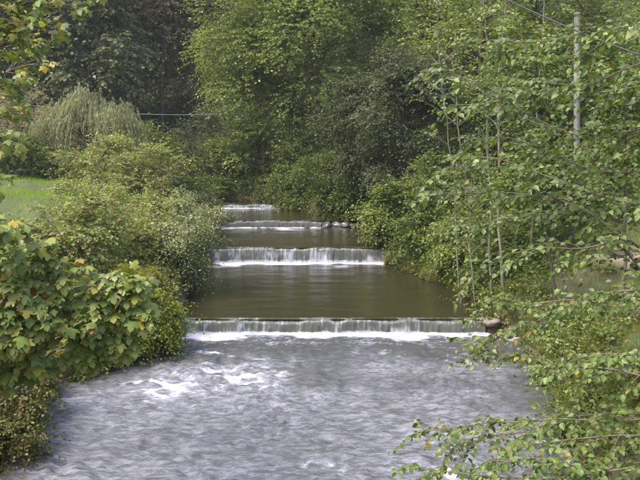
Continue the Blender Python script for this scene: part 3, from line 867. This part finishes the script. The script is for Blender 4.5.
# long tufts leaning over the water on both banks
def tufts(label, side, n, y0, y1, cols, h):
    yy = R.uniform(y0, y1, n)
    off = R.uniform(-.05, .9, n)
    xx = (xr(yy) + off) if side > 0 else (xl(yy) - off)
    px, py, pd = [], [], []
    m = 46
    X_ = np.repeat(xx, m) + R.normal(0, .07, n * m); Y_ = np.repeat(yy, m) + R.normal(0, .07, n * m)
    Z_ = ground(X_, Y_)
    ax = UP * .8 + R.normal(0, .45, (n * m, 3)); ax[:, 0] -= side * .45
    o = leaf_obj('grass', T([(-.022, 0, 0), (.022, 0, 0), (.016, .5, .05), (-.016, .5, .05), (0, 1, -.3)], (0, 1, 2, 3), (3, 2, 4)),
                 np.stack([X_, Y_, Z_ - .02], -1), ax, np.stack([-side * np.ones(n * m), R.normal(0, .6, n * m), .4 * np.ones(n * m)], -1),
                 h * R.uniform(.5, 1.25, n * m) * np.repeat(R.uniform(.6, 1.2, n), m), palette(n * m, cols), M_GRASS)
    o['kind'] = 'stuff'; tag(o, label, 'grass')
tufts('long grass tufts leaning over the water along the right bank', 1, 150, 9, 28, [(.10, .14, .04), (.08, .115, .03), (.12, .15, .05)], .42)
tufts('long yellowish grass tufts leaning over the water along the left bank', -1, 90, 9.5, 18, [(.16, .17, .03), (.12, .14, .03), (.18, .15, .05)], .5)

# low herbs (nettles, bramble) hugging both banks
def herbs(label, x, y, z, hgt, leaf, cols, mat=None, m=7, w=None):
    n = len(x); p = np.stack([x, y, z + R.uniform(0, 1, n) * hgt * .5], -1)
    d = unit(R.normal(0, .6, (n, 3)) + UP * .7)
    lp, ax, nr, sz = sprays(p, d, hgt * R.uniform(.5, 1.1, n), m, leaf, .4)
    o = leaf_obj('ground_cover', T_FAR, lp, ax, nr, sz, palette(len(lp), cols, w), mat or M_LEAF)
    o['kind'] = 'stuff'; tag(o, label, 'ground cover'); return o
x, y, z = scatter(9500, 3.2, 8.5, 8, 19, -.05, 1)
kk = (x - xr(y) < .8 + .5 * fbm(x, y, 2, 4)) | (fbm(x * .8, y * .8, 2, 9) > .5)
herbs('nettles and brambles covering the near right bank', x[kk], y[kk], z[kk], .38, .075, [(.07, .10, .025), (.10, .14, .035), (.05, .075, .02), (.13, .12, .04)], M_LEAFN)
x, y, z = scatter(14000, 2.5, 9, 19, 40, -.05, 1)
kk = (x - xr(y) < 2.2)
herbs('low leafy plants along the right bank between the weirs', x[kk], y[kk], z[kk], .5, .09, MID)
x, y, z = scatter(26000, -11, -3.6, 12, 42, -.05, -1)
kk = (xl(y) - x < 3.2) & ~((x > -6) & (y > 16) & (y < 19.3))
herbs('low leafy plants along the left bank', x[kk], y[kk], z[kk], .5, .09, BALS)
x, y, z = scatter(9000, -8.0, -4.4, 8, 15, -.1, -1)
herbs('yellowing brown and green plants at the lower left water edge', x, y, z, .4, .06, [(.09, .10, .02), (.12, .08, .025), (.05, .05, .015), (.13, .14, .03)], M_LEAFN)
# scrub floor of the wood behind
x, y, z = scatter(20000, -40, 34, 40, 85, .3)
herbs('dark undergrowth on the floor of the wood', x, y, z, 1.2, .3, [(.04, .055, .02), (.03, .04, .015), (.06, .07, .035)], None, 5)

# ------------------------------------------------------------------ slim young trees on the right bank
gy_ = 'slim young trees on the right bank'
for k, (px, pt, y, r0, lab) in enumerate([
        (492, 487, 19.5, .045, 'slim pale stemmed young tree, leftmost upright one on the right bank'),
        (508, 507, 19.0, .05, 'slim upright young tree just right of the leftmost one'),
        (466, 435, 21.0, .03, 'thin young tree leaning left over the shrubs'),
        (482, 452, 20.0, .03, 'second thin young tree leaning left, nearer the upright stems'),
        (530, 545, 21.0, .04, 'thin young tree standing left of the weathered pole')]):
    x = (px - 320) / F * y; b = np.array([x, y, G(x, y)])
    t = thing('young_tree', lab, 'tree', b, gy_)
    top = P(pt, -25 if k != 3 else 60, y)
    tr = curve(b - UP * .2, top, 14, 0, .08)
    Tubes().add(tr, r0, r0 * .4, 7, .05).obj('trunk', M_PALEB, t)
    tb = Tubes(); C, D = [], []
    for q in range(34):
        s = tr[R.integers(4, 14)] + R.normal(0, .02, 3)
        a = R.uniform(0, 2 * pi); d = unit(np.array([math.cos(a), math.sin(a), .7])); e = s + d * R.uniform(.4, 1.2)
        c = curve(s, e, 5, .03, .1); tb.add(c, .012, .004, 4)
        for _ in range(3): C.append(c[R.integers(2, 5)]); D.append(unit(d + R.normal(0, .5, 3)))
    tb.obj('branch', M_PALEB, t)['kind'] = 'stuff'
    lp, ax, nr, sz = sprays(np.array(C), np.array(D), .5, 7, .085, .3)
    leaf_obj('crown', T_OVAL, lp, ax, nr, sz, palette(len(lp), BRIGHT + MID), M_LEAFN, t)

# ------------------------------------------------------------------ pole and cables
y = 23.0; b = P(574, 190, y); t_ = P(577, 14, y)
t = thing('utility_pole', 'weathered grey wooden pole standing among the trees on the right', 'pole', (b[0], y, G(b[0], y)))
Tubes().add([(b[0], y, G(b[0], y) - .3), (b[0] + .03, y, 5), tuple(t_)], .11, .095, 12, .02).obj('shaft', M_POLE, t)
Tubes().add([t_ + (-.0, 0, -.01), t_ + (0, 0, .05)], .105, .09, 12).obj('cap', M_POLE, t)
a, c = P(420, -50, 20), P(760, 96, 9)
tt = np.linspace(0, 1, 30)[:, None]; pts = a + (c - a) * tt; pts[:, 2] -= .25 * 4 * (tt * (1 - tt))[:, 0]
o = Tubes().add(pts, .014, .014, 6).obj('overhead_cable', M_CABLE); tag(o, 'dark thin cable sloping down across the upper right corner', 'cable')
a, c = P(-90, 84, 50), P(262, 112, 50)
pts = a + (c - a) * tt; pts[:, 2] -= .9 * 4 * (tt * (1 - tt))[:, 0]
o = Tubes().add(pts, .016, .016, 5).obj('overhead_cable', M_CABLEP); tag(o, 'pale thin cable crossing in front of the dark trees beside the willow', 'cable')
b = P(80, 82, 44.6)
o = Tubes().add([(b[0], 44.6, G(b[0], 44.6) - .2), (b[0], 44.6, b[2])], .035, .025, 6).obj('post', M_POLE); tag(o, 'thin pale upright post in front of the weeping willow', 'post')

# ------------------------------------------------------------------ near foliage built leaf by leaf
def leaf_set(t, tpl, pos, ax, nrm, sz, col, nvar=10, keep=300, clump=None):
    """nearest leaves as separate parts sharing a few meshes; the others as one stuff part"""
    dist = np.linalg.norm(pos - np.array([0, 0, CAMZ]), axis=1)
    # leaves inside the frame and nearest come first
    u = pos[:, 0] / np.maximum(pos[:, 1], .1); v = (pos[:, 2] - CAMZ) / np.maximum(pos[:, 1], .1)
    out = (np.abs(u) > .47) | (v > .22) | (v < -.52)
    order = np.argsort(dist + out * 100 - sz * 4)
    near, rest = order[:keep], order[keep:]
    mats = []
    for k in range(nvar):
        tv = tpl[0].copy(); r = np.random.default_rng(100 + k)
        tv[:, 2] += -.12 * tv[:, 1] ** 2 * r.uniform(0, 1.6) + .06 * r.normal(size=len(tv)) * (np.abs(tv[:, 0]) > .05)
        tv[:, 0] *= r.uniform(.88, 1.12)
        c = col[near[r.integers(0, len(near))]] if k else col[near[0]]
        mats.append((tv, np.array(c)))
    # assign each near leaf the variant with the closest colour
    vc = np.array([m[1] for m in mats])
    meshes = []
    for tv, c in mats:
        me = bpy.data.meshes.new('leaf'); me.from_pydata([tuple(q) for q in tv], [], tpl[1])
        ca = me.color_attributes.new('col', 'FLOAT_COLOR', 'POINT')
        ca.data.foreach_set('color', np.tile(np.append(c, 1.0), len(tv)).astype(np.float32))
        me.materials.append(M_LEAFN); me.polygons.foreach_set('use_smooth', [True] * len(me.polygons)); meshes.append(me)
    from mathutils import Matrix
    o0 = np.array(t.location)
    yv = unit(ax); zv = unit(nrm - (nrm * yv).sum(-1, keepdims=True) * yv); xv = np.cross(yv, zv)
    for q in near:
        j = int(np.argmin(np.abs(vc - col[q]).sum(1) + R.uniform(0, .03, len(vc))))
        o = bpy.data.objects.new('leaf', meshes[j]); COL.objects.link(o); o.parent = t
        s = sz[q]; M = Matrix.Identity(4)
        for r_ in range(3):
            M[r_][0] = xv[q][r_] * s; M[r_][1] = yv[q][r_] * s; M[r_][2] = zv[q][r_] * s; M[r_][3] = pos[q][r_] - o0[r_]
        o.matrix_basis = M
    if len(rest):
        o = leaf_obj('foliage', tpl, pos[rest], ax[rest], nrm[rest], sz[rest], col[rest], M_LEAFN, t, smooth=True)
        o['kind'] = 'stuff'

def hazel(name, label, cat, base, limbs, leaf, cols, w=None, step=.16, tw=(.25, .6), keep=300, r0=.035, group=None, lstep=.07):
    """limbs: list of polylines (world points); twigs alternate along them, leaves alternate along the twigs"""
    t = thing(name, label, cat, base, group)
    A, X_, N_, S_ = [], [], [], []
    twb = Tubes()
    for L in limbs:
        pts = np.asarray(L, float)
        seg = np.concatenate([[0], np.cumsum(np.linalg.norm(np.diff(pts, axis=0), axis=1))])
        n = max(6, int(seg[-1] / .15)); s = np.linspace(0, seg[-1], n)
        p = np.stack([np.interp(s, seg, pts[:, k]) for k in range(3)], -1)
        p[1:-1] += (np.cumsum(R.normal(0, .03, (n, 3)), 0) * np.sin(np.linspace(0, pi, n))[:, None])[1:-1]; 
        for _ in range(2): p[1:-1] = (p[:-2] + 2 * p[1:-1] + p[2:]) / 4
        Tubes().add(p, r0, .005, 7, .05).obj('branch', M_TWIG, t)
        sgn = 1; q = seg[-1] * .22
        while q < seg[-1]:
            c = np.array([np.interp(q, s, p[:, k]) for k in range(3)])
            i = min(n - 2, int(q / seg[-1] * (n - 1))); tan = unit(p[i + 1] - p[i])
            d = unit(tan * .7 + sgn * np.cross(tan, UP) * R.uniform(.4, 1) + UP * R.uniform(-.35, .45) + R.normal(0, .2, 3))
            ln = R.uniform(*tw) * (1.15 - .5 * q / seg[-1])
            m = max(3, int(ln / lstep)); tt = np.linspace(0, 1, m + 1)[:, None]
            tp = c + d * ln * tt - UP * .25 * ln * tt ** 2 + np.cumsum(R.normal(0, .006, (m + 1, 3)), 0)
            twb.add(tp, .005, .002, 4)
            for j in range(1, m + 1):
                sd = 1 if j % 2 else -1
                tg = unit(tp[j] - tp[j - 1])
                axx = tg * .6 + sd * unit(np.cross(tg, UP)) * .9 + R.normal(0, .25, 3) - UP * .3
                if j == m: axx = tg + R.normal(0, .2, 3) - UP * .2
                A.append(tp[j] + axx * .01); X_.append(axx); N_.append(UP * .8 + R.normal(0, .42, 3) + np.array([0, -.35, 0])); S_.append(leaf * R.uniform(.55, 1.2))
            q += step * R.uniform(.6, 1.4); sgn = -sgn
    twb.obj('twig', M_TWIG, t)['kind'] = 'stuff'
    A, X_, N_, S_ = map(np.array, (A, X_, N_, S_))
    leaf_set(t, T_OVAL, A, X_, N_, S_, palette(len(A), cols, w), 12, keep)
    return t, len(A)

HZ = [(.065, .105, .022), (.085, .13, .03), (.045, .075, .02), (.11, .14, .045), (.15, .13, .03)]
HW = [3, 3, 3, 1.5, .4]
# lower right hazel reaching over the water
b0 = np.array([4.6, 6.6, 1.5])
b0[2] = G(b0[0], b0[1])
root = b0
def limb(*pp): return [P(*q) for q in pp]
L1 = [root, P(740, 420, 6.6)] + limb((640, 408, 6.7), (590, 404, 6.9), (545, 402, 7.1), (490, 408, 7.3), (440, 425, 7.5), (418, 432, 7.6))
L2 = [root, P(735, 440, 6.4)] + limb((640, 466, 6.0), (560, 474, 6.1), (500, 478, 6.2), (415, 468, 6.4))
L3 = [root, P(730, 330, 6.6)] + limb((640, 292, 7.0), (600, 310, 7.2), (540, 328, 7.6), (500, 334, 7.9), (466, 345, 8.1))
L4 = [root, P(760, 360, 6.2)] + limb((640, 350, 6.2), (590, 352, 6.5), (560, 365, 6.7))
t, n1 = hazel('hazel', 'low hazel with thin branches and round leaves reaching over the water at the lower right', 'shrub', root,
      [L1, L2, L3, L4,
       [root, P(740, 400, 6.8)] + limb((640, 378, 7.2), (580, 372, 7.5), (530, 360, 7.8), (475, 352, 8.0)),
       [root, P(740, 430, 6.8)] + limb((640, 425, 7.2), (580, 428, 7.4), (530, 440, 7.5), (480, 436, 7.6), (450, 450, 7.6)),
       [root, P(740, 320, 6.8)] + limb((650, 300, 7.5), (590, 290, 8), (540, 300, 8.3), (490, 300, 8.6), (474, 318, 8.7)),
       [root, P(740, 470, 6.2)] + limb((640, 480, 5.8), (590, 462, 6.0), (540, 458, 6.2), (490, 462, 6.4)), [root, P(745, 470, 6.0), P(640, 440, 6.2), P(560, 440, 6.6), P(500, 450, 6.8)]], .07, HZ, HW, .06, (.2, .6), 300, .016, None, .030)
# upper right alder
b1 = np.array([6.2, 8.6, 0]); b1[2] = G(b1[0], b1[1])
Q = [b1, P(760, 300, 8.6), P(660, 290, 8.6)]
fork = P(640, 265, 8.6)
limbs = [
    Q + [fork] + limb((618, 235, 8.7), (606, 222, 8.8), (580, 200, 9.0), (540, 190, 9.3), (500, 185, 9.6), (455, 190, 9.9), (430, 196, 10)),
    Q[:2] + limb((700, 120, 8.6), (640, 130, 8.7), (590, 140, 8.9), (545, 120, 9.2), (500, 90, 9.4), (450, 72, 9.6), (436, 70, 9.7)),
    Q[:2] + limb((690, 190, 8.4), (640, 192, 8.5), (580, 180, 8.8), (530, 165, 9.0), (480, 150, 9.3), (445, 168, 9.5)),
    Q[:2] + limb((700, 60, 8.3), (640, 66, 8.3), (600, 90, 8.5), (560, 88, 8.8), (520, 80, 9.0)),
    Q + [fork] + limb((625, 250, 8.5), (590, 262, 8.7), (545, 258, 8.9), (500, 262, 9.2), (470, 278, 9.4)),
    Q[:2] + limb((700, 90, 9.0), (640, 100, 9.2), (590, 112, 9.5), (540, 100, 10), (490, 112, 10.4), (450, 105, 10.6)),
    Q[:2] + limb((700, 200, 9.2), (640, 212, 9.4), (580, 228, 9.8), (530, 222, 10.2), (480, 232, 10.6), (440, 228, 10.9)),
    Q[:2] + limb((700, 40, 9.2), (640, 36, 9.4), (580, 30, 9.8), (530, 44, 10.2), (480, 40, 10.6)),
    Q[:2] + limb((700, 160, 9.2), (640, 155, 9.4), (600, 160, 9.8), (560, 150, 10.2), (510, 130, 10.6), (470, 140, 10.9)),
    Q[:2] + limb((700, 10, 8.2), (640, 18, 8.2), (610, 40, 8.3), (585, 55, 8.5)),
]
t, n2 = hazel('alder_tree', 'sparse alder with pale round leaves spreading across the upper right', 'tree', b1, limbs, .09, [(.06, .10, .025), (.085, .125, .03), (.042, .072, .02), (.12, .15, .06)], [3, 3, 3, 1.5], .075, (.3, .9), 300, .026, None, .05)

for k, (px, py, y, rx, rz, n, lab) in enumerate([
        (626, 110, 14.0, .8, 1.6, 420, 'leafy alder at the right edge behind the sparse near branches'),
        (535, 180, 15.5, .9, .9, 380, 'broad leaved shrub between the slim stems and the weathered pole'),
        (520, 70, 16.5, 1.0, 1.2, 260, 'airy leafy crown among the slim upright stems')]):
    c = P(px, py, y)
    tree('alder_tree', lab, (max(c[0] + .2, float(xr(y)) + .7), y), c, (rx, rx, rz), int(n * 1.15), 9, .09, [(.065, .105, .025), (.09, .13, .035), (.045, .075, .02), (.12, .15, .06)], None, T_OVAL, .6, .25, .5, 24, .05, M_TWIG, 'broad leaved alders on the right bank', 'tree', shell=.3, lmat=M_LEAFN)

for k, (px, py, y, rx, rz, n, lab) in enumerate([
        (10, 402, 11.6, .6, .6, 600, 'yellow green leafy growth at the left edge below the low sycamore'),
        (6, 445, 10.7, .5, .45, 520, 'brownish green growth in the lower left corner'),
        (34, 380, 12.6, .5, .5, 420, 'yellow green tuft of leaves where the left bank meets the water')]):
    c = P(px, py, y)
    tree('bush', lab, (min(c[0], float(xl(y)) - .3), y), c, (rx, rx, rz), n, 8, .05, [(.10, .12, .02), (.07, .09, .018), (.045, .055, .016), (.09, .06, .022)], None, T_OVAL, .3, .5, .5, 22, .02, M_TWIG, 'mossy growth on the near left bank', 'bush', shell=.3, lmat=M_LEAFN)
for k, (px, py, y, rx, rz, n, lab) in enumerate([
        (590, 345, 14.5, .8, .5, 420, 'bright leafy bramble bush on top of the near right bank'),
        (560, 375, 14.6, .45, .5, 320, 'small leafy bush spilling down the near right bank to the water'),
        (615, 400, 11.5, .6, .5, 360, 'leafy bush above the dark stone on the near right bank'),
        (625, 462, 10.2, .5, .4, 300, 'pale green leafy plant in the bottom right corner'),
        (575, 440, 11.6, .35, .35, 240, 'small leafy plant at the water edge in the lower right')]):
    c = P(px, py, y)
    tree('bush', lab, (max(c[0], float(xr(y)) + .3), y), c, (rx, rx, rz), n, 8, .075, [(.11, .15, .045), (.14, .18, .07), (.08, .115, .03)], None, T_OVAL, .35, .4, .5, 22, .02, M_TWIG, 'leafy bushes on the near right bank', 'bush', shell=.3, lmat=M_LEAFN)

# sycamores on the left
SY = [(.12, .165, .04), (.09, .13, .028), (.16, .20, .065), (.17, .18, .035), (.20, .16, .03), (.12, .07, .025)]
SW = [4, 3.0, 2.6, 2.2, .35, .15]
def sycamore(name, label, base, shoots, leaf, w, keep=300, stems=True):
    t = thing(name, label, 'tree', base)
    tb = Tubes(); A, X_, N_, S_ = [], [], [], []; CC = []
    for (tip, org) in shoots:
        c = curve(org, tip, 6, .06, .1); tb.add(c, .014, .004, 5)
        d = unit(c[-1] - c[-3])
        tone = R.uniform(.85, 1.15); cw = np.array(w, float)
        if R.uniform() < .1: cw[3:5] *= 7
        for ring in range(3):
            cc = c[-1] + (c[-3] - c[-1]) * ring * .35
            for k in range(2 + (ring == 0)):
                a = R.uniform(0, 2 * pi) if ring else R.uniform(-1, 1)
                s1 = unit(np.cross(d, UP) + 1e-6); s2 = np.cross(s1, d)
                o = unit(d * .55 + s1 * math.cos(a) * .9 + s2 * math.sin(a) * .7)
                pt = .45 * leaf
                A.append(cc + o * pt * 1.2 + R.normal(0, .02, 3)); X_.append(o * .7 - UP * R.uniform(.25, .9) + np.array([0, -.2, 0]))
                N_.append(UP * .75 + o * .5 + np.array([.1, -.4, 0]) + R.normal(0, .3, 3)); S_.append(leaf * R.uniform(.6, 1.15))
                CC.append(palette(1, SY, cw, .12)[0] * tone)
    tb.obj('twig', M_TWIG, t)['kind'] = 'stuff'
    A, X_, N_, S_, CC = map(np.array, (A, X_, N_, S_, CC))
    leaf_set(t, T_SYC, A, X_, N_, S_, CC, 16, keep)
    return t, len(A)

# the low one over the water: tips follow a lumpy slope from the left edge down to the stream
b2 = np.array([-5.6, 8.8, 0.]); b2[2] = G(b2[0], b2[1])
lobes = [(P(px, py, y), (r, r * 1.1, r * .8)) for (px, py, y, r) in [
    (-5, 245, 8.2, .42), (32, 262, 8.6, .33), (70, 282, 8.8, .3), (104, 288, 9.0, .26), (136, 286, 9.2, .22), (12, 300, 8.2, .36),
    (52, 318, 8.4, .34), (95, 322, 8.8, .30), (134, 318, 9.1, .25), (0, 345, 8.2, .28), (82, 352, 8.8, .2), (118, 343, 9.0, .2), (40, 352, 8.5, .26), (20, 330, 8.2, .3), (-8, 372, 8.4, .24), (24, 366, 8.7, .16), (-50, 290, 8, .5)]]
shoots = []
for (c, r) in lobes:
    c, r = np.array(c), np.array(r)
    for _ in range(int(10 + 30 * max(r))):
        d = unit(R.normal(size=3) + np.array([.3, -.6, .35]))
        tip = c + d * r * R.uniform(.75, 1.05)
        shoots.append((tip, c + (b2 - c) * .12 + R.normal(0, .1, 3)))
t, n3 = sycamore('sycamore', 'low sycamore with big yellowing lobed leaves overhanging the left bank', b2, shoots, .145, SW)
for (c, r) in lobes: Tubes().add(curve(b2 - UP * .2, np.array(c), 7, .08, .08), .04, .012, 7).obj('stem', M_BARK, t)
# the overhanging crown in the top left corner
b3 = np.array([-7.2, 9.6, 0.]); b3[2] = G(b3[0], b3[1])
shoots = []; hubs = []
for (px, py, y, r, n) in [(0, 8, 9.5, .45, 18), (40, -4, 9.8, .4, 14), (74, -6, 10.2, .35, 9), (8, 45, 9.8, .42, 14), (42, 28, 10.4, .4, 12), (4, 90, 10, .36, 10),
                         (0, 135, 10.4, .3, 8), (-6, 180, 10.2, .28, 7), (32, 66, 11, .35, 8), (14, 112, 11, .3, 6), (-30, 60, 9.5, .6, 12)]:
    c = P(px, py, y); hubs.append(c)
    for _ in range(n):
        d = unit(R.normal(size=3)); shoots.append((c + d * r * R.uniform(.5, 1), c + (b3 + UP * 4 - c) * .12))
t, n4 = sycamore('sycamore', 'yellow green sycamore branches hanging into the upper left corner', b3, shoots, .13, [4, 3, 1.6, 2.6, .15, .06])
tb = Tubes(); tr = curve(b3 - UP * .2, b3 + UP * 5.5, 8, 0, .05)
tb.add(tr, .12, .05, 9, .05).obj('trunk', M_BARK, t)
for c in hubs: Tubes().add(curve(tr[np.argmin(np.abs(tr[:, 2] - c[2] - .3))], c, 6, .05, .08), .03, .01, 6).obj('branch', M_BARK, t)
print('leaves', n1, n2, n3, n4, 'tris', sum(len(o.data.loops) - 2 * len(o.data.polygons) for o in scene.objects if o.type == 'MESH'))

# ------------------------------------------------------------------ thin damp air in the valley
import itertools
hx = [(-262, 262), (-42, 322), (-3, 168)]
hv = list(itertools.product(*hx))
hm = bpy.data.meshes.new('haze')
hm.from_pydata(hv, [], [(0, 1, 3, 2), (4, 6, 7, 5), (0, 4, 5, 1), (2, 3, 7, 6), (0, 2, 6, 4), (1, 5, 7, 3)])
hz = bpy.data.objects.new('haze', hm); COL.objects.link(hz); hz['kind'] = 'stuff'
m, n, o = mat_new('haze_air')
v = N(n, 'ShaderNodeVolumePrincipled'); v.inputs['Density'].default_value = .00035; v.inputs['Color'].default_value = (.93, .95, .97, 1); v.inputs['Anisotropy'].default_value = .2
n.links.new(v.outputs[0], o.inputs['Volume'])
hm.materials.append(m)
